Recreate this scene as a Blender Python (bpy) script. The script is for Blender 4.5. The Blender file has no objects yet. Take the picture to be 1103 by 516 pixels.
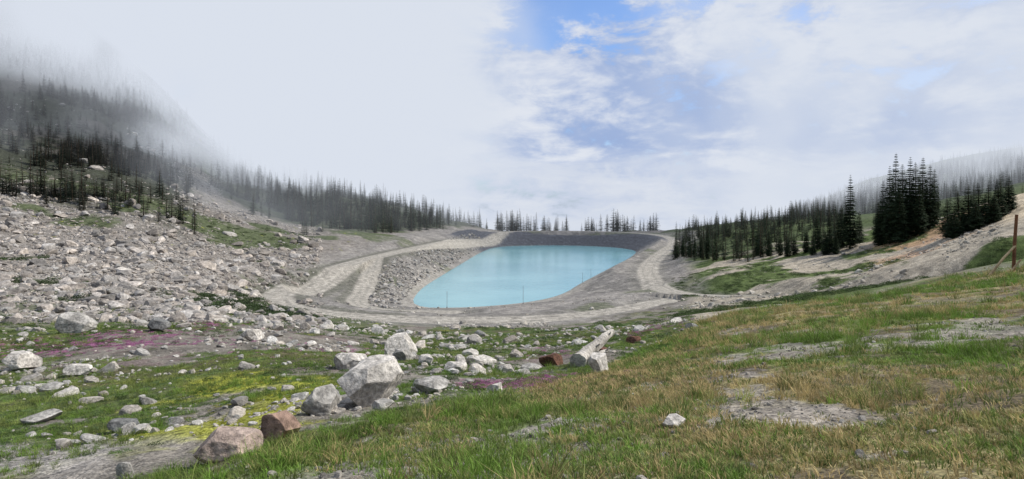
import bpy, math, numpy as np, random
from mathutils import Vector, Matrix, Euler
random.seed(7); rng=np.random.default_rng(11)
scene=bpy.context.scene
EYE=20.0
# ------------------------------------------------------------ noise
TAB=[np.random.default_rng(100+i).random((256,256)) for i in range(12)]
def vnoise(x,y,s):
    T=TAB[s%12]
    xi=np.floor(x); yi=np.floor(y); fx=x-xi; fy=y-yi
    xi=xi.astype(np.int64)&255; yi=yi.astype(np.int64)&255
    x1=(xi+1)&255; y1=(yi+1)&255
    fx=fx*fx*(3-2*fx); fy=fy*fy*(3-2*fy)
    return (T[xi,yi]*(1-fx)+T[x1,yi]*fx)*(1-fy)+(T[xi,y1]*(1-fx)+T[x1,y1]*fx)*fy
def fbm(x,y,wl,octv=4,s=0,rough=.5):
    a=1.0;tot=0;r=0;c,sn=math.cos(.6),math.sin(.6)
    X=x/wl+13.7*s; Y=y/wl+7.1*s
    for o in range(octv):
        r=r+a*vnoise(X,Y,s+o); tot+=a; a*=rough
        X,Y=(X*c-Y*sn)*2.03+5.2,(X*sn+Y*c)*2.03+1.3
    return r/tot
def sstep(a,b,x):
    t=np.clip((x-a)/(b-a),0,1); return t*t*(3-2*t)
# ------------------------------------------------------------ terrain survey
# column: bearing value b (tan(bearing)=(b-551)/700) -> list of (forward distance, height)
def zz(D,p): return 20-(p-225)*D/700.0
C={
-300:[(4,17.6),(15,16),(40,14.5),(80,18),(130,32),(200,60),(300,120),(450,220),(700,340),(1500,360),(4000,360)],
-120:[(6,zz(6,516)),(14,15.6),(30,14),(60,13),(100,18),(150,30),(220,54),(300,98),(420,190),(600,300),(1500,340),(4000,340)],
0:[(8,16.67),(14,15.5),(22,14.5),(32,13.4),(48,12.1),(75,12),(120,15.7),(170,26),(230,45),(300,82),(400,165),(550,260),(900,280),(4000,200)],
150:[(6.5,17.3),(12,16.1),(20,15),(29,14),(45,12.6),(80,11.4),(140,15),(210,27.5),(290,53),(350,82),(430,120),(600,140),(900,100),(4000,-150)],
230:[(5.5,17.6),(11,16.4),(18.5,15.4),(28,14.2),(45,12.3),(72,10),(110,8.4),(150,10),(210,17),(300,33),(370,52),(450,66),(600,60),(900,0),(4000,-200)],
300:[(5,17.9),(10,16.8),(17,15.75),(27,14.4),(45,12),(65,9.3),(90,6.5),(118,5),(140,6.6),(200,10),(280,18),(360,33),(430,43),(600,25),(900,-60),(4000,-200)],
400:[(4.5,18.1),(9,17.1),(15,16),(25,14.5),(45,11.3),(70,7.5),(95,4),(120,3.3),(150,4.5),(190,6.8),(250,9),(320,15),(400,27),(460,33),(600,10),(900,-80),(4000,-200)],
460:[(4.2,18.2),(8.8,17.2),(14,16.2),(23,14.7),(42,11.6),(70,7.2),(90,4.4),(110,3.1),(150,5),(200,6.5),(280,7.5),(340,10),(400,17),(450,20),(600,-10),(900,-90),(4000,-200)],
510:[(4,18.3),(8.5,17.3),(13,16.4),(22,14.8),(38,12.1),(70,7),(85,4.8),(100,3.4),(150,4),(250,6),(330,7.2),(385,8),(430,8.5),(520,-20),(900,-120),(4000,-200)],
600:[(3.8,18.4),(7.5,17.6),(14,16.3),(24,14.5),(45,11),(72,6.9),(90,4.6),(110,3.5),(150,4),(250,6),(340,7.2),(385,7.2),(400,5),(500,-20),(900,-120),(4000,-200)],
700:[(3.6,18.5),(6.5,17.9),(11,17.1),(18,15.9),(32,13.6),(55,10.2),(75,7.7),(100,5.7),(125,4),(180,3.6),(270,5),(330,6.2),(375,6.8),(420,5),(500,-20),(900,-120),(4000,-200)],
750:[(3.5,18.5),(6.2,18),(10.5,17.3),(17,16.3),(29,14.5),(50,11.6),(76,8),(100,6.2),(130,5.4),(180,6.2),(270,8),(350,9),(420,7),(550,-20),(900,-120),(4000,-200)],
800:[(3.5,18.54),(6,18.1),(10,17.5),(16,16.7),(26,15.4),(45,12.9),(78,8.7),(100,7.3),(130,8),(150,8.6),(200,9.8),(280,11),(400,11),(600,0),(900,-60),(4000,-200)],
900:[(3.5,18.55),(5.8,18.14),(9,17.75),(13,17.3),(20,16.6),(30,15.5),(45,13.8),(72,10.4),(95,10),(115,10.8),(150,12.4),(200,13),(300,14),(450,20),(700,42),(900,35),(4000,-100)],
1000:[(3.4,18.6),(5.5,18.2),(8.3,17.9),(11.5,17.6),(17,17.1),(26,16.3),(40,15.1),(60,13.3),(75,13.2),(95,14.6),(120,16),(170,17),(300,18),(450,32),(700,72),(900,70),(4000,0)],
1103:[(3.3,18.6),(5,18.4),(7.8,18.05),(10.5,17.8),(15,17.4),(24,16.7),(36,16.1),(50,15.7),(65,16),(85,18.6),(110,24),(140,23),(300,28),(450,48),(700,90),(900,95),(4000,60)],
1300:[(3.3,18.7),(10,18.5),(30,18),(60,18.5),(100,25),(200,35),(450,70),(700,120),(4000,150)]}
cols=[]
for b,l in C.items():
    t=(b-551)/700; k=math.hypot(1,t)
    cols.append((math.degrees(math.atan(t)),[(d*k,z) for d,z in l]))
cols+= [(90,[(3,18.5),(10,18.8),(50,22),(200,45),(600,110),(4000,150)]),(140,[(3,18.6),(50,24),(200,55),(4000,160)]),
 (180,[(3,18.6),(50,26),(200,60),(4000,200)]),(-180,[(3,18.6),(50,26),(200,60),(4000,200)]),(-135,[(3,18.4),(50,21),(200,60),(4000,260)]),
 (-90,[(3,18.2),(10,17.2),(30,16),(80,22),(200,60),(500,180),(4000,340)])]
cols.sort(key=lambda c:c[0])
NT=1081; NR=500; L0,L1=math.log(.3),math.log(4000)
lr=np.linspace(L0,L1,NR)
cz=np.array([np.interp(lr,[L0]+[math.log(r) for r,z in c[1]],[18.45]+[z for r,z in c[1]]) for c in cols])
ta=np.linspace(-180,180,NT); ca=[c[0] for c in cols]
G=np.stack([np.interp(ta,ca,cz[:,j]) for j in range(NR)],1)
def gs(A,sig,ax):
    n=int(3*sig); k=np.exp(-.5*(np.arange(-n,n+1)/sig)**2); k/=k.sum()
    pad=[(0,0),(0,0)]; pad[ax]=(n,n)
    P=np.pad(A,pad,mode='wrap' if ax==0 else 'edge'); out=0
    for i,w in enumerate(k):
        out=out+w*(P[i:i+A.shape[0],:] if ax==0 else P[:,i:i+A.shape[1]])
    return out
G=gs(gs(G,5,0),4,1)
def base(x,y):
    th=(np.degrees(np.arctan2(x,y))+180)/360*(NT-1)
    r=(np.log(np.maximum(np.hypot(x,y),.301))-L0)/(L1-L0)*(NR-1)
    r=np.clip(r,0,NR-1.001); th=np.clip(th,0,NT-1.001)
    i=th.astype(int); j=r.astype(int); a=th-i; b=r-j
    return (G[i,j]*(1-a)+G[i+1,j]*a)*(1-b)+(G[i,j+1]*(1-a)+G[i+1,j+1]*a)*b
lake=[(-20.9,132),(-23,160),(-21.6,187),(-17.9,246),(-14.5,300),(-9,342),(6,354),(28,357),(50,345),(61,315),(51,274),(32,215),(18.5,175),(11.6,150.5),(3,138),(-9.6,131)]
def chaikin(p,n,closed=True):
    for _ in range(n):
        q=[]
        for i in range(len(p) if closed else len(p)-1):
            a=np.array(p[i]);b=np.array(p[(i+1)%len(p)])
            q+= [tuple(a*.75+b*.25),tuple(a*.25+b*.75)]
        if not closed: q=[p[0]]+q+[p[-1]]
        p=q
    return p
lakeS=chaikin(lake,2)
def lake_sd(x,y):
    out=np.full(x.shape,500.0)
    m=(x>-120)&(x<160)&(y>60)&(y<460)
    X=x[m];Y=y[m]; d=np.full(X.shape,1e9); ins=np.zeros(X.shape,bool)
    n=len(lakeS)
    for i in range(n):
        ax,ay=lakeS[i];bx,by=lakeS[(i+1)%n]
        ex,ey=bx-ax,by-ay
        t=np.clip(((X-ax)*ex+(Y-ay)*ey)/(ex*ex+ey*ey),0,1)
        d=np.minimum(d,np.hypot(X-ax-t*ex,Y-ay-t*ey))
        c=((ay>Y)!=(by>Y)); 
        if abs(ey)>1e-9: ins^= c&(X<ex*(Y-ay)/ey+ax)
    out[m]=np.where(ins,-d,d); return out
roads=[([(-8,352,7.2),(-18,320,7.2),(-28,246,7),(-38,189,6.5),(-42,151,6),(-43,123,5),(-39,105,4.6),(-28,96,4.3),(-10,92,4.1),(10,95,4.0),(28,112,4.2)],2.6),
 ([(-8,352,7.2),(2,374,7.2),(25,381,7.2),(57,372,7.2),(78,335,6.6),(73,285,5.4),(53,230,4.3),(38.5,185,3.8),(31.5,150,3.8),(29,122,4.2),(32.5,100,6.5),(36,84,8.9),(42,72,11.2),(50,62,13.2),(62,56,15)],2.3),
 ([(-38,180,6.0),(-34.5,158,4.0),(-32.5,140,3.0),(-30.5,126,2.9),(-24,113,3.0),(-10,106,3.2)],1.8)]
roads=[(chaikin(p,2,False),w) for p,w in roads]
def road_d(x,y):
    D=np.full(x.shape,1e3); Z=np.zeros(x.shape)
    m=(x>-60)&(x<100)&(y>40)&(y<400); X=x[m];Y=y[m]
    d=np.full(X.shape,1e3); z=np.zeros(X.shape)
    for p,w in roads:
        for a,b in zip(p[:-1],p[1:]):
            ex,ey=b[0]-a[0],b[1]-a[1]
            t=np.clip(((X-a[0])*ex+(Y-a[1])*ey)/(ex*ex+ey*ey),0,1)
            dd=np.hypot(X-a[0]-t*ex,Y-a[1]-t*ey)-w
            k=dd<d; d=np.where(k,dd,d); z=np.where(k,a[2]+t*(b[2]-a[2]),z)
    D[m]=d; Z[m]=z; return D,Z
def pb(x,y):
    return np.where(y>.05,551+700*np.clip(x/np.maximum(y,.05),-3,3),np.where(x>0,2650,-1550))
def plaza_mask(x,y):
    p=pb(x,y)
    near=np.interp(p,[250,300,330,400,500,600,680,720,760],[125,104,84,80,74,80,88,100,112])
    n=fbm(x,y,9,3,2)-.5
    return sstep(-4,4,y-near+n*14)*sstep(285,310,p+n*30)*sstep(770,740,p)*sstep(135,120,y)
def height(x,y,full=False):
    x=np.asarray(x,float);y=np.asarray(y,float)
    z=base(x,y); R=np.hypot(x,y)
    s=lake_sd(x,y); rd,rz=road_d(x,y)
    pm=plaza_mask(x,y)
    calm=1-np.maximum(np.maximum(pm*.9,sstep(14,6,s)),sstep(5,1,rd))
    z=z+calm*((fbm(x,y,60,4,1)-.5)*9*sstep(130,320,R)+(fbm(x,y,14,4,3)-.5)*2.4*sstep(35,110,R)
      +(fbm(x,y,4,3,4)-.5)*.5*sstep(8,30,R)+(fbm(x,y,1.1,3,5)-.5)*.14*sstep(60,10,R)+(fbm(x,y,.25,3,6)-.5)*.05*sstep(25,6,R))
    f=sstep(7,0,rd)*np.where(s<1,0,1)
    z=z*(1-f)+rz*f
    slope=.13+.42*sstep(135,185,y)+.10*sstep(200,240,y)*(x<0)
    cap=s*slope+np.maximum(s-24,0)*.7
    z=np.where(s>60,z,np.where(s>0,np.minimum(z,cap+.02+(s>3)*calm*(fbm(x,y,3,3,7)-.5)*.5),-np.clip(-s*.5,0,3)))
    if full: return z,s,rd,pm
    return z
# ------------------------------------------------------------ ground colours
def foot(x,y,p): # gravel wash on the near slope
    return np.exp(-(((x+.55)/1.25)**2+((y-5.0)/1.5)**2))
def zones(x,y,s,rd,pm):
    R=np.hypot(x,y); p=pb(x,y); n=x.shape
    nA=fbm(x,y,6,5,1,.6); nB=fbm(x,y,1.6,5,4,.6); nC=fbm(x,y,25,4,7,.55); nD=fbm(x,y,.5,4,8,.6)
    col=np.zeros(n+(3,))
    def mix(c,m):
        nonlocal col
        m=np.clip(m,0,1)[...,None]; col=col*(1-m)+np.array(c)*m
    mix((.18,.165,.15),np.ones(n)); mix((.10,.09,.08),sstep(.45,.7,nB)*.6); mix((.27,.25,.23),sstep(.52,.7,nA)*.5)
    mix((.05,.07,.024),sstep(.50,.59,nC+.3*(nA-.5))*sstep(30,60,y)*.85)
    # left meadow
    edge=np.interp(p,[0,150,300,400,700],[44,48,62,72,85])
    md=sstep(edge+8,edge-8,y+(nA-.5)*30)*sstep(800,740,p)
    mix((.165,.15,.13),md)
    mix((.06,.088,.026),md*sstep(.40,.49,nA+.35*(nB-.5)))
    mix((.13,.145,.04),md*sstep(.50,.58,nB)*sstep(.42,.5,nA)*.7)
    mix((.045,.042,.03),md*sstep(.54,.66,nB+.3*(nD-.5))*.6)
    mix((.095,.05,.06),md*sstep(.60,.68,fbm(x,y,3,4,9)+.6*(nD-.5))*sstep(12,20,y)*.4)
    yel=np.exp(-(((x+4.2)/1.5)**2+((y-11)/2.4)**2))+.9*np.exp(-(((x+6.5)/1.6)**2+((y-15.5)/2.)**2))
    mix((.23,.24,.03),sstep(.36,.70,yel+(nB-.5)*1.8)*.8)
    tr=np.abs((y-(9.5+(x+8)*-.35))+(nA-.5)*2); mix((.24,.225,.21),sstep(1.5,.7,tr)*sstep(-4.5,-6,x)*.9)
    # right grass
    ge=np.interp(p,[100,200,350,450,550,650,720,750,800,900,1000,1103,1300],[6.0,7.2,8.6,9.6,13,17,29,40,52,54,60,50,50])
    gr=sstep(1.08,.92,(y+(nB-.5)*1.5)/ge)
    gr=np.where(y<=0,np.where(x>-4,1.,.3),gr)
    mix((.095,.13,.036),gr)
    mix((.24,.195,.105),gr*sstep(.48,.60,nA+.4*(nB-.5))*.8)
    mix((.085,.066,.048),gr*sstep(.52,.60,nB+.5*(nD-.5))*.8)
    grav=sstep(.57,.63,fbm(x,y,2.6,4,3,.55)+.45*(nD-.5))*.85+foot(x,y,p)*sstep(.25,.36,nB+.4*(nD-.5))*1.5
    mix((.22,.20,.178),gr*np.minimum(grav,1)*.9*sstep(34,16,y))
    # right bank
    bk=sstep(735,755,p)*sstep(ge,ge+5,y)
    mix((.31,.275,.22),bk); mix((.19,.175,.145),bk*sstep(.48,.58,nA)*.75)
    mix((.075,.105,.032),bk*sstep(.475,.535,fbm(x,y,12,4,5)+.25*(nA-.5)+.2*sstep(110,150,y)-.05))
    mix((.40,.26,.165),bk*sstep(925,960,p)*sstep(84,92,y)*sstep(135,122,y)*.8*sstep(.35,.5,nA))
    mix((.44,.37,.27),sstep(1068,1085,p)*sstep(80,92,y)*sstep(200,150,y))
    # forest floors
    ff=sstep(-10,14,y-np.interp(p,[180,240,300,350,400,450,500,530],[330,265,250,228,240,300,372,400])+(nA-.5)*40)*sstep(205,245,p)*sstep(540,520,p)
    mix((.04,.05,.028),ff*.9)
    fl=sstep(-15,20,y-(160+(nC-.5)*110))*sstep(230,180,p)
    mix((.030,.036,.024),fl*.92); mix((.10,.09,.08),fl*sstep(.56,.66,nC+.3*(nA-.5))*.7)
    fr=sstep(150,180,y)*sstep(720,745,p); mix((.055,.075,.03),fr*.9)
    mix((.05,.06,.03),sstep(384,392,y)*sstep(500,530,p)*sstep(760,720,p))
    # plaza, lake surroundings
    g=np.maximum(pm,sstep(32,22,s+(nA-.5)*16)*sstep(-2,0,s)*sstep(100,110,y))
    mix((.185,.175,.165),g); mix((.125,.12,.112),g*sstep(.48,.60,nA)*.75); mix((.25,.235,.215),g*sstep(.52,.62,fbm(x,y,3,4,10))*.6)
    mix((.08,.095,.05),g*sstep(.54,.64,nC+.4*(nA-.5))*.65)
    mix((.26,.245,.22),sstep(6,3,s)*sstep(230,180,y)*.8)
    li=sstep(17,15.5,s)*sstep(285,315,y)*sstep(-1,0,s)
    mix((.068,.072,.085),li); mix((.045,.047,.058),li*sstep(.5,.6,np.sin(s*2.2)*.5+.5)*.4)
    mix((.10,.10,.08),sstep(0,.5,rd)*sstep(3.6,1.6,rd+(nB-.5)*3)*.75*sstep(300,250,y)*(.35+.65*((x<-16)|((x>29)&(y<115)))))
    mix((.29,.272,.24),sstep(.8,-.2,rd+(nB-.5)*.8)); 
    mix((.20,.19,.17),sstep(.35,.15,np.abs(rd+1.1))*sstep(0,-.2,rd)*.6)
    mix((.2,.2,.2),sstep(-.2,-1.2,s))
    col*= (0.76+.48*nD)[...,None]
    return col,gr,md
# ------------------------------------------------------------ materials helpers
def newmat(name):
    m=bpy.data.materials.new(name); m.use_nodes=True; nt=m.node_tree; nt.nodes.clear()
    return m,nt
class NB:
    def __init__(s,nt): s.nt=nt
    def n(s,t,**k):
        nd=s.nt.nodes.new(t)
        for a,v in k.items(): setattr(nd,a,v)
        return nd
    def l(s,a,b): s.nt.links.new(a,b)
    def math(s,op,a,b=None,clamp=False):
        nd=s.nt.nodes.new('ShaderNodeMath'); nd.operation=op; nd.use_clamp=clamp
        for i,v in enumerate((a,b)):
            if v is None: continue
            if isinstance(v,(int,float)): nd.inputs[i].default_value=v
            else: s.l(v,nd.inputs[i])
        return nd.outputs[0]
    def mr(s,v,a,b,c=0.,d=1.,sm=True):
        nd=s.nt.nodes.new('ShaderNodeMapRange'); nd.interpolation_type='SMOOTHSTEP' if sm else 'LINEAR'
        s.l(v,nd.inputs[0]); 
        for i,x in zip((1,2,3,4),(a,b,c,d)): nd.inputs[i].default_value=x
        return nd.outputs[0]
    def mixc(s,f,a,b,bt='MIX'):
        nd=s.nt.nodes.new('ShaderNodeMix'); nd.data_type='RGBA'; nd.blend_type=bt
        for sock,v in ((nd.inputs[0],f),(nd.inputs[6],a),(nd.inputs[7],b)):
            if isinstance(v,(int,float)): sock.default_value=v
            elif isinstance(v,tuple): sock.default_value=v if len(v)==4 else v+(1,)
            else: s.l(v,sock)
        return nd.outputs[2]
    def noise(s,co,sc,det=4,r=.55,dist=0.):
        nd=s.n('ShaderNodeTexNoise'); nd.inputs['Scale'].default_value=sc; nd.inputs['Detail'].default_value=det
        nd.inputs['Roughness'].default_value=r; nd.inputs['Distortion'].default_value=dist
        if co is not None: s.l(co,nd.inputs['Vector'])
        return nd.outputs[0]
# ground material
gm,nt=newmat('ground_soil_grass'); B=NB(nt)
tc=B.n('ShaderNodeTexCoord').outputs['Object']
at=B.n('ShaderNodeAttribute',attribute_name='Col').outputs['Color']
n1=B.noise(tc,9,4,.7); n2=B.noise(tc,.9,5,.65)
v1=B.n('ShaderNodeTexVoronoi'); v1.inputs['Scale'].default_value=26; B.l(tc,v1.inputs['Vector'])
v2=B.n('ShaderNodeTexVoronoi'); v2.inputs['Scale'].default_value=1.3; B.l(tc,v2.inputs['Vector'])
sep=B.n('ShaderNodeSeparateColor'); B.l(v1.outputs['Color'],sep.inputs[0])
sep2=B.n('ShaderNodeSeparateColor'); B.l(v2.outputs['Color'],sep2.inputs[0])
f=B.math('MULTIPLY',B.mr(n1,.25,.75,.5,1.5),B.mr(n2,.25,.75,.72,1.28))
f=B.math('MULTIPLY',f,B.mr(sep.outputs[0],0,1,.7,1.35,False))
f=B.math('MULTIPLY',f,B.mr(sep2.outputs[1],0,1,.85,1.2,False))
vm=B.n('ShaderNodeVectorMath',operation='SCALE'); B.l(at,vm.inputs[0]); B.l(f,vm.inputs['Scale'])
pr=B.n('ShaderNodeBsdfPrincipled'); pr.inputs['Roughness'].default_value=.95; pr.inputs['Specular IOR Level'].default_value=.15
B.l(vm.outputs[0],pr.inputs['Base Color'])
hsum=B.math('ADD',B.math('MULTIPLY',n1,.05),B.math('MULTIPLY',n2,.4)); hsum=B.math('ADD',hsum,B.math('MULTIPLY',v1.outputs['Distance'],-.02))
bp=B.n('ShaderNodeBump'); bp.inputs['Strength'].default_value=.8; bp.inputs['Distance'].default_value=1.0
B.l(hsum,bp.inputs['Height']); B.l(bp.outputs[0],pr.inputs['Normal'])
o=B.n('ShaderNodeOutputMaterial'); B.l(pr.outputs[0],o.inputs[0])
# ------------------------------------------------------------ ground mesh
a_in=np.linspace(-50,50,760); a_out=np.linspace(50,310,92)[1:-1]
ang=np.radians(np.concatenate([a_in,a_out])); NA=len(ang)
r1=np.exp(np.linspace(math.log(.3),math.log(60),560,endpoint=False)); r2=np.exp(np.linspace(math.log(60),math.log(420),430,endpoint=False)); r3=np.exp(np.linspace(math.log(420),math.log(4000),110))
rad=np.concatenate([r1,r2,r3]); NRR=len(rad)
RR,AA=np.meshgrid(rad,ang,indexing='ij'); X=(RR*np.sin(AA)).ravel(); Y=(RR*np.cos(AA)).ravel()
Z,S,RD,PM=height(X,Y,True)
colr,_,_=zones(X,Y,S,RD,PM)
idx=np.arange(NRR*NA).reshape(NRR,NA); nx=np.roll(idx,-1,1)
quads=np.stack([idx[:-1],nx[:-1],nx[1:],idx[1:]],-1).reshape(-1,4)[:,::-1]
def mesh_np(name,V,Q,k=4):
    me=bpy.data.meshes.new(name); me.vertices.add(len(V)); me.vertices.foreach_set('co',V.astype(np.float32).ravel())
    me.loops.add(Q.size); me.loops.foreach_set('vertex_index',Q.astype(np.int32).ravel())
    me.polygons.add(len(Q)); me.polygons.foreach_set('loop_start',np.arange(0,Q.size,k,dtype=np.int32))
    me.update(calc_edges=True); me.validate(); return me
V=np.stack([X,Y,Z],1)
me=mesh_np('ground',V,quads)
ca_=me.color_attributes.new('Col','FLOAT_COLOR','POINT')
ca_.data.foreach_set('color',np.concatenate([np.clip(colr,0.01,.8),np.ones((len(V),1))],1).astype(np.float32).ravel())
me.shade_smooth(); me.materials.append(gm)
ground=bpy.data.objects.new('ground',me); scene.collection.objects.link(ground)
# ------------------------------------------------------------ water
cx,cy=np.mean(lakeS,0)
wv=[(cx+(x-cx)*1.04,cy+(y-cy)*1.015,0) for x,y in lakeS]
wm=bpy.data.meshes.new('lake_water'); wm.from_pydata(wv,[],[list(range(len(wv)))[::-1]]); wm.update()
if wm.polygons[0].normal[2]<0: wm.flip_normals()
m,nt=newmat('glacial_water'); B=NB(nt)
tc=B.n('ShaderNodeTexCoord').outputs['Object']
nn=B.noise(tc,.025,4,.6); c=B.mixc(B.mr(nn,.35,.65),(.10,.28,.325),(.155,.355,.395))
pr=B.n('ShaderNodeBsdfPrincipled'); B.l(c,pr.inputs['Base Color']); pr.inputs['Roughness'].default_value=.16; pr.inputs['IOR'].default_value=1.33; pr.inputs['Specular IOR Level'].default_value=.45
mp=B.n('ShaderNodeMapping'); mp.inputs['Scale'].default_value=(1,.35,1); B.l(tc,mp.inputs[0])
bp=B.n('ShaderNodeBump'); bp.inputs['Strength'].default_value=.45; bp.inputs['Distance'].default_value=.13
B.l(B.noise(mp.outputs[0],1.4,3,.6),bp.inputs['Height']); B.l(bp.outputs[0],pr.inputs['Normal'])
o=B.n('ShaderNodeOutputMaterial'); B.l(pr.outputs[0],o.inputs[0]); wm.materials.append(m)
scene.collection.objects.link(bpy.data.objects.new('lake_water',wm))
# ------------------------------------------------------------ scatter (geometry nodes)
def scatter(name,P,rot,scl,idx,tint,coll):
    me=bpy.data.meshes.new(name); me.vertices.add(len(P)); me.vertices.foreach_set('co',np.asarray(P,np.float32).ravel())
    for nm,ty,dat,key in (('rot','FLOAT_VECTOR',rot,'vector'),('scl','FLOAT_VECTOR',scl,'vector'),('idx','INT',idx,'value'),('tint','FLOAT_COLOR',tint,'color')):
        a=me.attributes.new(nm,ty,'POINT'); d=np.asarray(dat,np.int32 if ty=='INT' else np.float32)
        if ty=='FLOAT_COLOR': d=np.concatenate([d,np.ones((len(P),1),np.float32)],1)
        a.data.foreach_set(key,d.ravel())
    me.update(); ob=bpy.data.objects.new(name,me); scene.collection.objects.link(ob)
    g=bpy.data.node_groups.new(name+'_scatter','GeometryNodeTree')
    g.interface.new_socket('Geometry',in_out='INPUT',socket_type='NodeSocketGeometry'); g.interface.new_socket('Geometry',in_out='OUTPUT',socket_type='NodeSocketGeometry')
    N=g.nodes; L=g.links; gi=N.new('NodeGroupInput'); go=N.new('NodeGroupOutput'); ip=N.new('GeometryNodeInstanceOnPoints')
    ci=N.new('GeometryNodeCollectionInfo'); ci.inputs['Collection'].default_value=coll; ci.inputs['Separate Children'].default_value=True; ci.inputs['Reset Children'].default_value=True
    ip.inputs['Pick Instance'].default_value=True
    def na(nm,ty):
        a=N.new('GeometryNodeInputNamedAttribute'); a.data_type=ty; a.inputs['Name'].default_value=nm; return a.outputs[0]
    L.new(gi.outputs[0],ip.inputs['Points']); L.new(ci.outputs[0],ip.inputs['Instance'])
    L.new(na('rot','FLOAT_VECTOR'),ip.inputs['Rotation']); L.new(na('scl','FLOAT_VECTOR'),ip.inputs['Scale']); L.new(na('idx','INT'),ip.inputs['Instance Index'])
    L.new(ip.outputs[0],go.inputs[0])
    md=ob.modifiers.new('scatter','NODES'); md.node_group=g
    return ob
def tintmat(name,rough=.9,transl=0.,var=.35,speck=None,bump=0.,objtint=None):
    m,nt=newmat(name); B=NB(nt)
    if objtint is None: at=B.n('ShaderNodeAttribute',attribute_name='tint',attribute_type='INSTANCER').outputs['Color']
    else: at=B.n('ShaderNodeRGB'); at.outputs[0].default_value=objtint+(1,); at=at.outputs[0]
    tc=B.n('ShaderNodeTexCoord').outputs['Object']; oi=B.n('ShaderNodeObjectInfo').outputs['Random']
    f=B.mr(oi,0,1,1-var,1+var,False)
    nz=None
    if speck:
        nz=B.noise(tc,speck[0],5,.7); f=B.math('MULTIPLY',f,B.mr(nz,.3,.7,1-speck[1],1+speck[1]))
        big=B.noise(tc,speck[0]*.12,3,.6); f=B.math('MULTIPLY',f,B.mr(big,.35,.65,.65,1.15))
    vm=B.n('ShaderNodeVectorMath',operation='SCALE'); B.l(at,vm.inputs[0]); B.l(f,vm.inputs['Scale'])
    pr=B.n('ShaderNodeBsdfPrincipled'); pr.inputs['Roughness'].default_value=rough; pr.inputs['Specular IOR Level'].default_value=.2
    B.l(vm.outputs[0],pr.inputs['Base Color']); out=pr.outputs[0]
    if bump and nz is not None:
        bp=B.n('ShaderNodeBump'); bp.inputs['Strength'].default_value=bump; bp.inputs['Distance'].default_value=.05
        B.l(nz,bp.inputs['Height']); B.l(bp.outputs[0],pr.inputs['Normal'])
    if transl:
        tr=B.n('ShaderNodeBsdfTranslucent'); B.l(vm.outputs[0],tr.inputs[0]); mx=B.n('ShaderNodeMixShader'); mx.inputs[0].default_value=transl
        B.l(out,mx.inputs[1]); B.l(tr.outputs[0],mx.inputs[2]); out=mx.outputs[0]
    o=B.n('ShaderNodeOutputMaterial'); B.l(out,o.inputs[0]); return m
def coll(name): return bpy.data.collections.new(name)
def pyobj(name,V,F,mat,c=None,smooth=False):
    me=bpy.data.meshes.new(name); me.from_pydata([tuple(v) for v in V],[],F); me.update()
    if smooth: me.shade_smooth()
    for mm in (mat if isinstance(mat,list) else [mat]): me.materials.append(mm)
    ob=bpy.data.objects.new(name,me)
    if c: c.objects.link(ob)
    return ob
# rocks
import bmesh
from mathutils import noise as mn
def rock_geo(seed,sub,planes,rough):
    r=random.Random(seed); bm=bmesh.new(); bmesh.ops.create_icosphere(bm,subdivisions=sub,radius=1)
    pl=[]
    for i in range(planes):
        v=Vector((r.gauss(0,1),r.gauss(0,1),r.gauss(0,1))).normalized(); pl.append((v,r.uniform(.48,.86)))
    pl.append((Vector((r.uniform(-.2,.2),r.uniform(-.2,.2),1)).normalized(),r.uniform(.5,.75)))
    off=Vector((seed*3.1,seed*1.7,0))
    for v in bm.verts:
        co=v.co.copy()
        for n,d in pl:
            k=co.dot(n)-d
            if k>0: co-=n*k*.96
        co*=1+rough*mn.fractal(co*2.2+off,1.0,2.0,5)
        v.co=co
    bm.normal_update(); V=[v.co.copy() for v in bm.verts]; F=[[v.index for v in f.verts] for f in bm.faces]; bm.free()
    s=1/max(max(abs(v[0]) for v in V),max(abs(v[1]) for v in V))*.5
    return [v*s for v in V],F
rockmat=tintmat('granite_rock',.9,0,.22,(9,.35),.6)
rc=coll('loose_rock_shapes')
for i in range(9):
    Vv,Ff=rock_geo(i,3 if i<5 else 2,9,.06); pyobj('rock_shape.%03d'%i,Vv,Ff,rockmat,rc)
def polar(n,b0,b1,d0,d1,pw=0):
    b=rng.uniform(b0,b1,n); D=np.exp(rng.uniform(math.log(d0),math.log(d1),n)); return (b-551)/700*D,D
def rocks(name,x,y,size,tint):
    z,s,rd,pm=height(x,y,True)
    k=(s>1.5)&(rd>.4); x,y,z,size,tint=x[k],y[k],z[k],size[k],tint[k]; n=len(x)
    sc=np.stack([size*rng.uniform(.8,1.3,n),size*rng.uniform(.7,1.1,n),size*rng.uniform(.45,.9,n)],1)
    P=np.stack([x,y,z+sc[:,2]*.12],1)
    rot=np.stack([rng.normal(0,.25,n),rng.normal(0,.25,n),rng.uniform(0,6.28,n)],1)
    scatter(name,P,rot,sc,rng.integers(0,9,n),tint,rc); print(name,n)
def rtint(n,base=(.40,.385,.365),v=.2):
    t=np.array(base)*rng.uniform(1-v,1+v,(n,1)); w=rng.random((n,1)); return t*(1+np.array([.08,0,-.08])*(w-.4))
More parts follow.
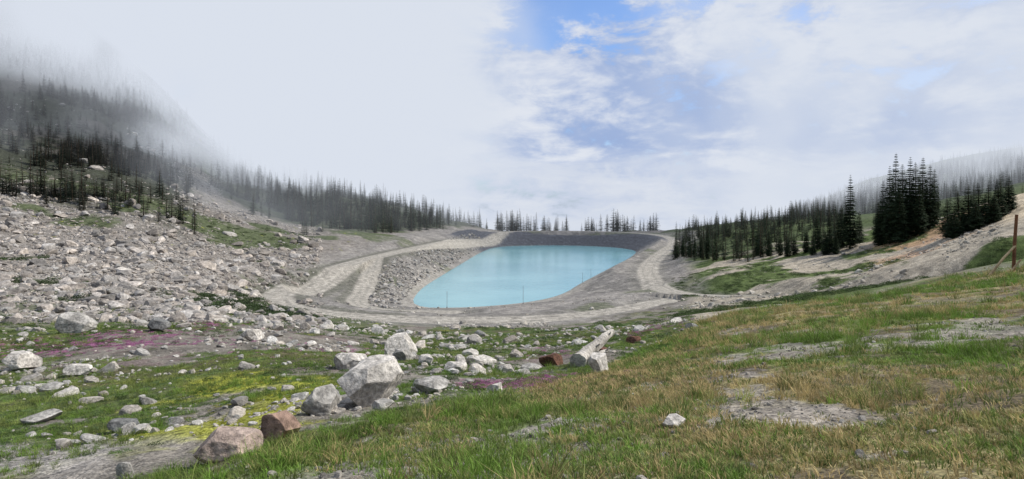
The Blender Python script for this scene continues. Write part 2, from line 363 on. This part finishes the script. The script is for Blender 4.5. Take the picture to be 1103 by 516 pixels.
# talus
x,y=polar(44000,-120,345,42,300); p=pb(x,y)
dens=fbm(x,y,18,4,6); veg=fbm(x,y,25,4,7,.55)+.3*(fbm(x,y,6,5,1,.6)-.5)
dn=np.where(p>240,sstep(260,200,y),1)*sstep(.30,.5,dens+.08)*(1-.85*sstep(145,200,y)*(p<185))*(1-.8*sstep(.50,.57,veg))
k=(rng.random(len(x))<dn); x,y=x[k],y[k]
size=.28*np.exp(rng.exponential(.46,len(x)))*(.55+.6*sstep(30,150,y)); size=np.minimum(size,.5+y*.018)
rocks('talus_rocks',x,y,size,rtint(len(x),(.32,.297,.274),.38))
x,y=polar(15000,-80,760,9,95); p=pb(x,y); 
lim=np.interp(p,[0,300,400,550,650,760],[95,95,78,74,60,50]); low=np.interp(p,[0,200,350,450,550,650,760],[8,9,10,11,15,20,32])
dn=sstep(.46,.64,fbm(x,y,4,4,2))*.8+.07
dn=dn*np.where((p>575)&(p<680)&(y<30),.15,1)
k=(y<lim)&(y>low)&(rng.random(len(x))<dn); x,y=x[k],y[k]
size=np.minimum(.045*np.exp(rng.exponential(.52,len(x)))*(y/10)**.75,.14+.022*y)
rocks('meadow_rocks',x,y,size,rtint(len(x),(.39,.37,.34),.3))
x,y=polar(14000,250,1103,2.5,20); n4=fbm(x,y,2.6,4,3,.55)+.45*(fbm(x,y,.5,4,8,.6)-.5)
g2=foot(x,y,None)
k=(rng.random(len(x))<sstep(.57,.63,n4)*.5+g2*.9+.03); x,y=x[k],y[k]
rocks('gravel_stones',x,y,np.minimum(.010*np.exp(rng.exponential(.5,len(x)))*(1+y/8),.09),rtint(len(x),(.30,.28,.25),.4))
x,y=polar(7000,330,1080,75,135); k=(rng.random(len(x))<sstep(.47,.60,fbm(x,y,7,4,8))*(.35+.65*(y<95))); x,y=x[k],y[k]
rocks('bank_rocks',x,y,np.minimum(.2*np.exp(rng.exponential(.4,len(x))),1.0),rtint(len(x),(.36,.34,.30),.2))
t=rng.uniform(120,335,4200); xx0=np.interp(t,[115,132,160,187,246,300,342],[-21,-22,-24,-22.6,-18.9,-15.5,-10]); x=xx0-rng.uniform(.5,10,4200); y=t
k=rng.random(4200)<.3+.7*sstep(.45,.55,fbm(x,y,8,3,2)); rocks('shore_riprap',x[k],y[k],np.minimum(.42*np.exp(rng.exponential(.4,k.sum())),1.7),rtint(k.sum(),(.30,.285,.265),.3))
# ---- hero boulders
def boulder(x,y,w,h,seed,tint,sink=.12,dw=.8,rz=0):
    Vv,Ff=rock_geo(seed+50,5,13,.045)
    zmin=min(v[2] for v in Vv);zmax=max(v[2] for v in Vv)
    Vv=[Vector((v[0]*w,v[1]*w*dw,(v[2]-zmin)/(zmax-zmin)*h*(1+sink))) for v in Vv]
    mt=tintmat('boulder_granite',.9,0,0.05,(11,.42),.9,tint)
    ob=pyobj('boulder',Vv,Ff,mt); scene.collection.objects.link(ob)
    ob.rotation_euler=(0,0,rz); ob.location=(x,y,float(height(np.array([x]),np.array([y]))[0])-h*sink)
W=(.52,.49,.45);Gy=(.36,.345,.32);PK=(.38,.30,.255);RD=(.27,.185,.145);DK=(.18,.18,.175);RU=(.125,.065,.045)
for i,a in enumerate([(-2.4,11.0,1.25,.78,W,.4),(-3.0,10.3,.78,.46,Gy,1.),(-4.3,25,1.75,.85,W,2),(-2.95,8.3,.62,.33,RD,.9),(-3.25,7.4,.8,.36,PK,0),
 (-4.5,18,.95,.45,W,.5),(-1.6,18,.85,.28,W,1.2),(-1.5,12.6,.75,.28,Gy,.2),(-2.0,10,.42,.16,Gy,.2),(2.1,15.5,.55,.45,W,.8),(1.3,21,.9,.42,RU,.4),
 (.5,19,.8,.22,Gy,0),(1.47,5.9,.3,.1,W,.6),(-4.28,7.2,.22,.2,Gy,0),(-6.5,11,.65,.2,DK,0),(-15.9,21,1.5,.6,W,0),(-13.3,20,.9,.35,W,.4),(-19,35,1.4,.7,DK,0),
 (-3.6,22,.9,.4,Gy,1.),(-2.7,20.5,.7,.3,W,2.),(-3.2,15.5,.6,.35,Gy,.3),(5.6,30,.9,.35,RU,.9),(-1.0,21,1.1,.3,W,.4),(-24,36,2.2,1.1,Gy,.4),(-12,30,1.2,.6,W,.7),(-9.5,13.2,.8,.2,Gy,.7),(3.5,26,.7,.25,RU,.2),(-0.3,12.2,.35,.15,W,1.)]):
    boulder(a[0],a[1],a[2],a[3],i,a[4],rz=a[5])
# ------------------------------------------------------------ conifers
needle=tintmat('fir_needles',.85,.15,.3); barkm=tintmat('fir_bark',.95,0,.1,(6,.3),.3,(.10,.075,.055))
def fir(seed,H,Rr,whorls,per,leafs,name,c):
    r=random.Random(seed); V=[];F=[];mi=[]
    segs=7; rings=8; lean=(r.uniform(-.02,.02),r.uniform(-.02,.02))
    def ax(h): return (lean[0]*h*h/H, lean[1]*h*h/H)
    for i in range(rings+1):
        h=H*i/rings*.985; rr=H*.016*(1-i/rings)+.012
        cx,cy=ax(h)
        for j in range(segs): a=6.283*j/segs; V.append((cx+rr*math.cos(a),cy+rr*math.sin(a),h-.3*(i==0)))
    for i in range(rings):
        for j in range(segs): F.append([i*segs+j,i*segs+(j+1)%segs,(i+1)*segs+(j+1)%segs,(i+1)*segs+j]); mi.append(1)
    side=[r.uniform(.75,1.2) for _ in range(8)]
    for w in range(whorls):
        t=(w+r.uniform(-.4,.4))/whorls; t=max(0,min(.995,t)); h=H*(.04+.95*t)
        env=(1-t)**.85*(.55+.45*min(1,t*6))
        for b in range(per):
            if r.random()<.12: continue
            a=6.283*(b+r.random())/per+w*.7
            Lb=Rr*env*side[int(a/6.283*8)%8]*r.uniform(.6,1.18)+.05*H/10
            cx,cy=ax(h); d=Vector((math.cos(a),math.sin(a),0)); up=.25*(t>.7)-.28*(1-t)
            droop=up-r.uniform(0,.2)
            base=len(V); e=Vector((cx,cy,h))+d*Lb+Vector((0,0,droop*Lb))
            sd=Vector((-d.y,d.x,0))*.012*H/10
            V+= [(cx-sd.x,cy-sd.y,h),(cx+sd.x,cy+sd.y,h),tuple(e)]; F.append([base,base+1,base+2]); mi.append(1)
            sdn=Vector((-d.y,d.x,0))
            for l in range(leafs):
                u=(l+.6)/leafs*r.uniform(.85,1.08); q=Vector((cx,cy,h))+d*Lb*u+Vector((0,0,droop*Lb*u*u))
                wd=Lb*.34*(1.15-u)+.05*H/10
                for sg in (-1,1):
                    tip=q+sdn*sg*wd*r.uniform(.7,1.2)+d*wd*r.uniform(.3,.9)+Vector((0,0,r.uniform(-.4,.12)*wd))
                    k=Vector((r.uniform(-1,1),r.uniform(-1,1),r.uniform(-.6,.6)))*wd*.28
                    bb=len(V); V+= [tuple(q-d*wd*.18),tuple(tip-k),tuple(tip+k),tuple(q+d*wd*.28+Vector((0,0,-wd*.1)))]
                    F.append([bb,bb+1,bb+2,bb+3]); mi.append(0)
    ob=pyobj(name,V,F,[needle,barkm],c)
    ob.data.polygons.foreach_set('material_index',mi); return ob
fc=coll('fir_tree_shapes')
for i in range(6): fir(i,10,[1.9,1.7,2.2,1.5,2.0,2.4][i],24,6,3,'fir_shape.%03d'%i,fc)
def firs(name,x,y,h,tint=(.035,.055,.028),wide=1.):
    n=len(x); z=height(x,y); sc=h/10; w=sc*rng.uniform(.85,1.2,n)*wide
    T=np.array(tint)*rng.uniform(.7,1.35,(n,1))*(1+rng.uniform(-.12,.12,(n,3)))
    scatter(name,np.stack([x,y,z-.1],1),np.stack([rng.normal(0,.02,n),rng.normal(0,.02,n),rng.uniform(0,6.28,n)],1),np.stack([w,w,sc],1),rng.integers(0,6,n),T,fc); print(name,n)
# left hill forest
n=4200; b=rng.uniform(225,530,n); D=rng.uniform(215,440,n); x=(b-551)/700*D; y=D
dm=np.interp(b,[205,240,300,350,400,450,500,530],[300,262,252,228,238,295,372,400])
dn=sstep(-12,30,D-dm+(fbm(x,y,22,3,2)-.5)*80)*(.12+.88*sstep(.40,.55,fbm(x,y,30,3,5)))
k=rng.random(n)<dn*.72; firs('hillside_conifer_forest',x[k],y[k],3+9.5*rng.random(k.sum())**1.7,(.025,.04,.021),1.1)
n=9500; b=rng.uniform(-140,220,n); D=rng.uniform(150,400,n); x=(b-551)/700*D; y=D
dn=sstep(145,195,D+(fbm(x,y,30,3,2)-.5)*110)*(.12+.88*sstep(.42,.52,fbm(x,y,38,4,8)))*sstep(225,165,b+(fbm(x,y,22,3,4)-.5)*60)
k=rng.random(n)<dn*.85; firs('mountain_conifer_forest',x[k],y[k],2.2+6*rng.random(k.sum())**1.6,(.016,.024,.016),1.25)
# behind the dam
xs=[];hs=[];ys=[]
for b0,b1,nn,h0,h1 in ((533,577,26,6,11),(584,613,14,5,9),(630,650,11,5,8.5),(652,708,34,5,11.5),(575,640,5,3,5)):
    for i in range(nn): D=random.uniform(392,425); xs.append((random.uniform(b0,b1)-551)/700*D); ys.append(D); hs.append(random.uniform(h0,h1))
firs('dam_conifer_row',np.array(xs),np.array(ys),np.array(hs)+4,(.018,.029,.018),1.3)
# right
n=1500; b=rng.uniform(716,915,n); D=rng.uniform(132,330,n); x=(b-551)/700*D; y=D
low=np.interp(b,[716,735,760,820,900],[205,180,162,142,134])
k=(D>low)&(rng.random(n)<.12+.85*sstep(.39,.51,fbm(x,y,16,3,4))+.35*(b<770)); k&=(road_d(x,y)[0]>3)
firs('lakeside_conifers',x[k],y[k],2.2+6.3*rng.random(k.sum())**1.9,(.024,.040,.02),1.2)
n=3000; b=rng.uniform(850,1180,n); D=rng.uniform(330,600,n); x=(b-551)/700*D; k=rng.random(n)<.8
firs('distant_ridge_forest',x[k],D[k],rng.uniform(5,11,k.sum()))
n=70; b=rng.uniform(930,1180,n); D=rng.uniform(130,300,n); x=(b-551)/700*D
firs('upper_bank_conifers',x,D,rng.uniform(3,7,n))
# individual firs
fine=[fir(40+i,10,[2.2,1.9,2.5][i],46,9,7,'fir_mesh',None) for i in range(3)]
nearneedle=tintmat('fir_needles_near',.85,.15,.12,(.9,.35),0,(.032,.055,.026))
for f_ in fine: f_.data.materials[0]=nearneedle
def tree(b,D,h,w=1):
    x=(b-551)/700*D; ob=bpy.data.objects.new('fir_tree',random.choice(fine).data); scene.collection.objects.link(ob)
    ob.location=(x,D,float(height(np.array([x]),np.array([float(D)]))[0])-.15); ob.rotation_euler=(0,0,random.uniform(0,6.28)); ob.scale=(h/10*w,h/10*w,h/10)
for b,D,h,w in ((915,128,15,.75),(905,132,9,1),(893,130,8,1),(925,134,7,1),(880,136,7.5,1),(868,138,5.5,1.1),(855,140,5,1.1),(840,144,6,1),(770,165,8,.8),(762,170,10,.7),(748,182,6,.9),(735,195,7,.8),(728,200,9,.8),(742,188,8,.8),(755,175,7,.9),(888,127,5,1.2),(900,126,4.5,1.2),(875,131,4.5,1.2),(848,139,4.5,1.2),(828,150,6.5,1),(815,155,5.5,1),
  (950,122,12,.9),(958,118,14.5,.8),(964,124,16.5,.75),(972,119,14,.9),(979,122,15,.85),(986,118,13.5,.9),(993,121,14,.9),(1001,118,12,1),(1006,122,11,.9),(946,120,9,.9),(968,116,10,1.1),(990,115,9,1.1),
  (1020,98,6,1.5),(1032,96,6.8,1.5),(1043,95,7.2,1.5),(1054,97,6.6,1.5),(1064,95,6,1.6),(1075,96,6,1.5),(1086,97,5.5,1.6),(1027,93,4.5,1.8),(1050,92,4.5,1.8),(1070,92,4.2,1.8)): tree(b,D,h,w)
for f_ in fine: bpy.data.objects.remove(f_)
# ------------------------------------------------------------ grass, shrubs, flowers
gmat=tintmat('grass_blades',.7,.3,.3)
gc=coll('grass_tuft_shapes')
def tuft(seed,nb,rad,h,wd,spread):
    r=random.Random(seed); V=[];F=[]
    for i in range(nb):
        a=r.uniform(0,6.283); q=rad*math.sqrt(r.random()); x,y=q*math.cos(a),q*math.sin(a); a2=r.uniform(0,6.283)
        hh=h*r.uniform(.45,1.1); L=Vector((math.cos(a)*spread+r.gauss(0,.25),math.sin(a)*spread+r.gauss(0,.25),0))*hh
        s=Vector((math.cos(a2),math.sin(a2),0))*wd*r.uniform(.7,1.2); p=Vector((x,y,-.02)); b=len(V)
        m1=p+L*.35+Vector((0,0,hh*.62)); e=p+L+Vector((0,0,hh*r.uniform(.8,1)))
        V+= [p-s,p+s,m1+s*.8,m1-s*.8,e]; F+= [[b,b+1,b+2,b+3],[b+3,b+2,b+4]]
    pyobj('grass_tuft_shape.%03d'%seed,V,F,gmat,gc)
for i in range(4): tuft(i,28,.08,.075,.0036,.6)
tuft(4,36,.08,.19,.003,.45); tuft(5,24,.05,.24,.0028,.35)
x,y=polar(100000,-60,1200,1.9,56)
Zz,s_,rd_,pm_=height(x,y,True); cc,gr,md=zones(x,y,s_,rd_,pm_)
nA=fbm(x,y,6,5,1,.6);nB=fbm(x,y,1.6,5,4,.6); gv=fbm(x,y,2.6,4,3,.55); nD=fbm(x,y,.5,4,8,.6)
bare=sstep(.56,.62,gv+.45*(nD-.5))*(y<32)*.9+sstep(.51,.58,nB+.5*(nD-.5))*.85+foot(x,y,None)*sstep(.25,.36,nB+.4*(nD-.5))*1.6
pr_=gr*(.2+.8*sstep(.38,.52,nD))*(1-.965*np.minimum(bare,1))+md*.6*sstep(.40,.48,nA+.35*(nB-.5))
pr_=pr_*np.clip(y/11,.28,1)
k=rng.random(len(x))<pr_*.85; x,y,z,nA,nB,gr,md=x[k],y[k],Zz[k],nA[k],nB[k],gr[k],md[k]; n=len(x)
big=(fbm(x,y,2.2,3,9)>.56)&(rng.random(n)<.4)
idx=np.where(big,rng.integers(4,6,n),rng.integers(0,4,n))
sz=rng.uniform(.5,1.3,n)*(1+np.clip(y-4,0,50)/18)*np.where(md>gr,.6,1)
gcol=np.array([.125,.215,.035]); st=np.array([.37,.29,.14]); ol=np.array([.12,.155,.045])
w=np.clip(sstep(.46,.64,nA+.45*(nB-.5)+rng.normal(0,.10,n)),0,1)[:,None]*np.where(md>gr,.3,1.)[:,None]
T=gcol*(1-w)+st*w; q=(rng.random(n)<.3)[:,None]; T=np.where(q,ol,T)*rng.uniform(.75,1.35,(n,1))
scatter('meadow_grass',np.stack([x,y,z],1),np.stack([rng.normal(0,.12,n),rng.normal(0,.12,n),rng.uniform(0,6.28,n)],1),np.stack([sz,sz,sz*np.where(big,.8,.95)],1),idx,T,gc); print('grass',n)
shm=tintmat('shrub_leaves',.8,.25,.3); sc_=coll('shrub_shapes')
def clump(seed,nl,dome,ls,name):
    r=random.Random(seed); V=[];F=[]
    for i in range(nl):
        a=r.uniform(0,6.283); u=r.random()**.5; q=Vector((math.cos(a)*u*.5,math.sin(a)*u*.5,dome*math.sqrt(max(0,1-u*u))*r.uniform(.35,1.05)))
        A=Vector((r.gauss(0,1),r.gauss(0,1),r.gauss(0,.6))).normalized()*ls*r.uniform(.6,1.3); Bv=A.cross(Vector((r.gauss(0,1),r.gauss(0,1),r.gauss(0,1)))).normalized()*ls*.45
        b=len(V); V+= [q-A,q+Bv,q+A,q-Bv]; F.append([b,b+1,b+2,b+3])
    pyobj(name,V,F,shm,sc_)
for i in range(4): clump(i,150,.3,.05,'shrub_shape.%03d'%i)
def shrubs(name,x,y,size,tint,v=.3):
    n=len(x); z,s,rd,pm=height(x,y,True); k=(s>3)&(rd>.5)
    T=np.array(tint)*rng.uniform(1-v,1+v,(n,1))
    P=np.stack([x,y,z-.02],1); sc=np.stack([size,size,size*rng.uniform(.5,1,n)],1); r_=np.stack([0*x,0*x,rng.uniform(0,6.28,n)],1)
    scatter(name,P[k],r_[k],sc[k],rng.integers(0,4,n)[k],T[k],sc_); print(name,k.sum())
def blobpts(L):
    X=[];Y=[]
    for b,D,sb,sd,nn in L:
        d=D+rng.normal(0,sd,nn); d=np.maximum(d,3); X.append((b+rng.normal(0,sb,nn)-551)/700*d); Y.append(d)
    return np.concatenate(X),np.concatenate(Y)
x,y=blobpts([(560,13.8,26,.8,360),(525,14.5,16,.8,110),(592,15.5,18,1,110),(690,46,18,4,120),(120,31,50,2.2,420),(40,29,35,2.5,120),(600,30,16,3,40),(215,40,26,4,130),(750,40,14,4,50),(330,26,50,3,80),(660,14,14,.8,30)])
shrubs('pink_heather',x,y,rng.uniform(.09,.26,len(x))*(y/14)**.6,(.33,.13,.25),.4)
x,y=polar(7500,-60,760,9,75); k=rng.random(len(x))<sstep(.46,.58,fbm(x,y,4.5,4,1)); x,y=x[k],y[k]; 
shrubs('meadow_shrubs',x,y,rng.uniform(.10,.32,len(x))*(y/14)**.8,(.06,.10,.029),.5)
x,y=blobpts([(270,11.5,30,1.6,260),(300,14,26,1.6,170),(245,9.5,16,.8,80),(195,16,20,1.4,80)])
shrubs('yellow_moss',x,y,rng.uniform(.08,.2,len(x)),(.26,.27,.035),.3)
x,y=polar(3400,722,1090,62,150); k=rng.random(len(x))<sstep(.475,.535,fbm(x,y,12,4,5)+.2*sstep(110,150,y)-.05); x,y=x[k],y[k]
shrubs('bank_shrubs',x,y,rng.uniform(.5,1.5,len(x)),(.05,.08,.026),.45)
x,y=polar(5000,-100,345,55,260); k=rng.random(len(x))<sstep(.50,.57,fbm(x,y,25,4,7,.55)+.3*(fbm(x,y,6,5,1,.6)-.5)); x,y=x[k],y[k]
shrubs('talus_shrubs',x,y,rng.uniform(.7,2.1,len(x)),(.042,.066,.025),.4)
# ------------------------------------------------------------ log, posts
def tube(pts,rads,seg=14,jit=0,seed=0):
    r=random.Random(seed); V=[];F=[]
    for i,(p,q) in enumerate(zip(pts,rads)):
        p=Vector(p); d=(Vector(pts[min(i+1,len(pts)-1)])-Vector(pts[max(i-1,0)])).normalized()
        u=d.cross(Vector((0,0,1)) if abs(d.z)<.9 else Vector((1,0,0))).normalized(); v=d.cross(u)
        for j in range(seg): a=6.283*j/seg; k=q*(1+jit*r.uniform(-1,1)); V.append(p+u*math.cos(a)*k+v*math.sin(a)*k)
    for i in range(len(pts)-1):
        for j in range(seg): F.append([i*seg+j,i*seg+(j+1)%seg,(i+1)*seg+(j+1)%seg,(i+1)*seg+j])
    F.append(list(range(seg))[::-1]); F.append([(len(pts)-1)*seg+j for j in range(seg)]); return V,F
def H1(x,y): return float(height(np.array([float(x)]),np.array([float(y)]))[0])
wood=tintmat('weathered_wood',.85,0,0.05,(9,.45),.9,(.40,.375,.34)); brown=tintmat('brown_wood',.85,0,.05,(10,.3),.5,(.17,.08,.045)); pale=tintmat('pale_timber',.85,0,.05,(10,.25),.5,(.45,.34,.2)); metal=tintmat('grey_metal_pole',.5,0,.05,(5,.1),0,(.2,.2,.21))
def log(A,E,r0,r1,seed):
    pts=[A.lerp(E,t)+Vector((.03*math.sin(t*9+seed),0,.05*math.sin(t*3))) for t in np.linspace(0,1,16)]
    Vv,Ff=tube(pts,[r0+(r1-r0)*i/15+(.05 if i==0 else 0) for i in range(16)],18,.10,seed)
    for t,dv in ((.35,(.25,-.1,.22)),(.6,(-.2,0,.2)),(.8,(.15,-.1,.2))):
        p=A.lerp(E,t); v2,f2=tube([p,p+Vector(dv)],[.045,.02],7); o_=len(Vv); Vv+=v2; Ff+=[[i+o_ for i in q] for q in f2]
    scene.collection.objects.link(pyobj('fallen_log',Vv,Ff,wood))
log(Vector((1.85,18.3,H1(1.85,18.3)+.14)),Vector((3.5,22.8,H1(3.5,22.8)+.75)),.19,.13,3)
log(Vector((2.3,18.6,H1(2.3,18.6)+.08)),Vector((3.1,21.2,H1(3.1,21.2)+.22)),.10,.06,5)
def parent_set(name,parts,loc):
    e=bpy.data.objects.new(name,None); scene.collection.objects.link(e); e.location=loc
    for pn,V_,F_,m_ in parts:
        ob=pyobj(pn,V_,F_,m_); scene.collection.objects.link(ob); ob.parent=e
D=46; px=(1091-551)/700*D; gz=H1(px,D)
parent_set('braced_wooden_post',[('post',*tube([(0,0,-.3),(.09,0,2.1),(.24,0,4.1)],[.12,.11,.10],10,.05),brown),
 ('brace',*tube([(-2.0,-.2,H1(px-2.0,D-.2)-gz-.1),(-.8,-.1,1.0),(.1,-.05,1.9)],[.085,.08,.075],8,.04),pale),
 ('ground_rail',*tube([(-.5,-.4,.1),(.3,-.3,.95)],[.06,.06],8,.04),pale)],(px,D,gz))
for b,D,h in ((481,128,3.2),(563,132,3.6),(627,178,2.6),(636,192,2.6)):
    x=(b-551)/700*D; z=H1(x,D)
    parent_set('marker_pole',[('pole',*tube([(0,0,-1),(0,0,h)],[.04,.03],8),metal),('base_collar',*tube([(0,0,-.3),(0,0,.25)],[.12,.10],10),metal),('cap',*tube([(0,0,h),(0,0,h+.1)],[.05,.03],8),metal)],(x,D,z))
# ------------------------------------------------------------ mist volume
mm,nt=newmat('mist_glow_volume'); B=NB(nt)
tc=B.n('ShaderNodeTexCoord').outputs['Object']; sp=B.n('ShaderNodeSeparateXYZ'); B.l(tc,sp.inputs[0]); xx,yy,zz_=sp.outputs
nz=B.noise(tc,.0135,2,.6,0)
nzc=B.math('SUBTRACT',nz,.5)
xs_=B.math('ADD',xx,B.math('MULTIPLY',nzc,240))
zs_=B.math('ADD',zz_,B.math('MULTIPLY',nzc,110))
left=B.mr(xs_,30,-150,0,1); h1=B.mr(zs_,40,80,0,1)
nzr=B.mr(nz,.42,.58,0,1)
far=B.math('MULTIPLY',B.mr(B.math('ADD',yy,B.math('MULTIPLY',nzc,260)),300,400),B.mr(zs_,8,42,.008,.036))
hi=B.math('MULTIPLY',B.math('MULTIPLY',h1,B.mr(yy,215,290)),B.mr(xx,-300,-170,.010,.040))
dens=B.math('MULTIPLY',B.math('MULTIPLY',B.math('ADD',B.math('MULTIPLY',far,B.mr(xx,-330,-220,.2,1.)),hi),left),B.math('ADD',B.math('MULTIPLY',nzr,1.3),.15))
wisp=B.math('MULTIPLY',B.math('MULTIPLY',B.mr(nz,.53,.62),left),.009)
right=B.math('MULTIPLY',B.mr(xx,80,190),B.math('MULTIPLY',B.math('ADD',B.math('MULTIPLY',nzr,.008),.0012),B.mr(yy,290,410)))
dens=B.math('ADD',B.math('ADD',dens,wisp),B.math('ADD',right,.0002))
ab=B.n('ShaderNodeVolumeAbsorption'); ab.inputs[0].default_value=(0,0,0,1); B.l(dens,ab.inputs[1])
em=B.n('ShaderNodeEmission'); em.inputs[0].default_value=(.70,.75,.84,1); B.l(dens,em.inputs[1])  # mist glows by itself: emission stands in for daylight scattered in the fog
ad=B.n('ShaderNodeAddShader'); B.l(ab.outputs[0],ad.inputs[0]); B.l(em.outputs[0],ad.inputs[1])
o=B.n('ShaderNodeOutputMaterial'); B.l(ad.outputs[0],o.inputs['Volume'])
mm.cycles.volume_step_rate=1.5
bm=bmesh.new(); bmesh.ops.create_cube(bm,size=1)
for v in bm.verts: v.co=Vector((-540 if v.co.x<0 else 600,205 if v.co.y<0 else 570,-20 if v.co.z<0 else 250))
fm=bpy.data.meshes.new('mist'); bm.to_mesh(fm); bm.free(); fm.materials.append(mm); scene.collection.objects.link(bpy.data.objects.new('mist',fm))
# ------------------------------------------------------------ world
SE,SA=math.radians(46),math.radians(84)   # elevation, azimuth from +Y towards +X
w=bpy.data.worlds.new('World'); scene.world=w; w.use_nodes=True; nt=w.node_tree; nt.nodes.clear(); B=NB(nt)
sky=B.n('ShaderNodeTexSky'); sky.sky_type='NISHITA'; sky.sun_disc=False; sky.sun_elevation=SE; sky.sun_rotation=SA
bg1=B.n('ShaderNodeBackground'); bg1.inputs[1].default_value=.15
tc=B.n('ShaderNodeTexCoord').outputs['Generated']; sp=B.n('ShaderNodeSeparateXYZ'); B.l(tc,sp.inputs[0]); dx,dy,dz=sp.outputs
den=B.math('ADD',B.math('MAXIMUM',dz,0.),.13)
cb=B.n('ShaderNodeCombineXYZ'); B.l(B.math('DIVIDE',dx,den),cb.inputs[0]); B.l(B.math('DIVIDE',dy,den),cb.inputs[1]); cb.inputs[2].default_value=3.1
c1=B.noise(cb.outputs[0],.9,5,.6,.4)
mp=B.n('ShaderNodeMapping'); mp.inputs['Scale'].default_value=(1,1,2.2); B.l(tc,mp.inputs[0])
c2=B.noise(mp.outputs[0],3.6,6,.6,.5)
c3=B.noise(mp.outputs[0],9,6,.62,.3)
cn=B.math('ADD',B.math('ADD',B.math('MULTIPLY',c1,.30),B.math('MULTIPLY',c2,.35)),B.math('MULTIPLY',c3,.35))
az=B.math('ARCTAN2',dx,dy)
bright=B.mr(B.math('SUBTRACT',cn,B.mr(az,-.3,.15,-.01,.045)),.42,.55)
ccol=B.mixc(bright,(.33,.45,.73),(.79,.83,.91))
def gauss(v,c,s):
    d=B.math('DIVIDE',B.math('SUBTRACT',v,c),s); return B.math('EXPONENT',B.math('MULTIPLY',B.math('MULTIPLY',d,d),-1))
gl=B.math('MULTIPLY',gauss(az,-.35,.36),B.mr(dz,.02,.28)); gl=B.math('MULTIPLY',gl,B.mr(c3,.38,.58,.0,1.))
ccol=B.mixc(B.math('MULTIPLY',gl,.8),ccol,(.93,.94,.97))
low=B.mr(B.math('ADD',dz,B.math('MULTIPLY',B.math('SUBTRACT',B.math('MULTIPLY',B.math('ADD',c2,c3),.5),.5),.40)),.085,.045)
ccol=B.mixc(B.math('MULTIPLY',low,B.mr(c3,.35,.65,.65,.95)),ccol,(.74,.785,.87))
bg2=B.n('ShaderNodeBackground'); B.l(ccol,bg2.inputs[0]); bg2.inputs[1].default_value=.95
hole=B.math('ADD',B.math('MULTIPLY',gauss(az,.06,.12),gauss(dz,.29,.08)),B.math('MULTIPLY',B.math('MULTIPLY',gauss(az,-.2,.12),gauss(dz,.31,.05)),.9))
hole=B.math('ADD',hole,B.math('MULTIPLY',B.math('MULTIPLY',gauss(az,.38,.35),gauss(dz,.30,.07)),.75))
cvn=B.math('ADD',B.math('MULTIPLY',c2,.4),B.math('MULTIPLY',c3,.6))
cov=B.math('SUBTRACT',1,B.math('MULTIPLY',B.mr(B.math('ADD',B.math('MULTIPLY',hole,.24),B.math('MULTIPLY',B.math('SUBTRACT',.5,cvn),2.2)),.08,.30),.92))
bl=B.mixc(1.0,sky.outputs[0],(.62,.85,1.2),'MULTIPLY'); B.l(bl,bg1.inputs[0])
mx=B.n('ShaderNodeMixShader'); B.l(cov,mx.inputs[0]); B.l(bg1.outputs[0],mx.inputs[1]); B.l(bg2.outputs[0],mx.inputs[2])
o=B.n('ShaderNodeOutputWorld'); B.l(mx.outputs[0],o.inputs[0])
sl=bpy.data.lights.new('sun','SUN'); sl.energy=5.0; sl.angle=math.radians(.6); sl.color=(1,.94,.84)
so=bpy.data.objects.new('sun',sl); scene.collection.objects.link(so)
dirv=Vector((math.sin(SA)*math.cos(SE),math.cos(SA)*math.cos(SE),math.sin(SE))); so.rotation_euler=dirv.to_track_quat('Z','Y').to_euler(); so.location=(0,0,80)
# ------------------------------------------------------------ camera
cam=bpy.data.cameras.new('camera'); co=bpy.data.objects.new('camera',cam); scene.collection.objects.link(co)
cam.sensor_width=36; cam.lens=700/1103*36; cam.shift_y=-33/1103; cam.clip_end=9000; cam.clip_start=.05
co.location=(0,0,EYE); co.rotation_euler=(math.radians(90),0,0); scene.camera=co
scene.view_settings.view_transform='Standard'; scene.view_settings.look='None'; scene.view_settings.exposure=0
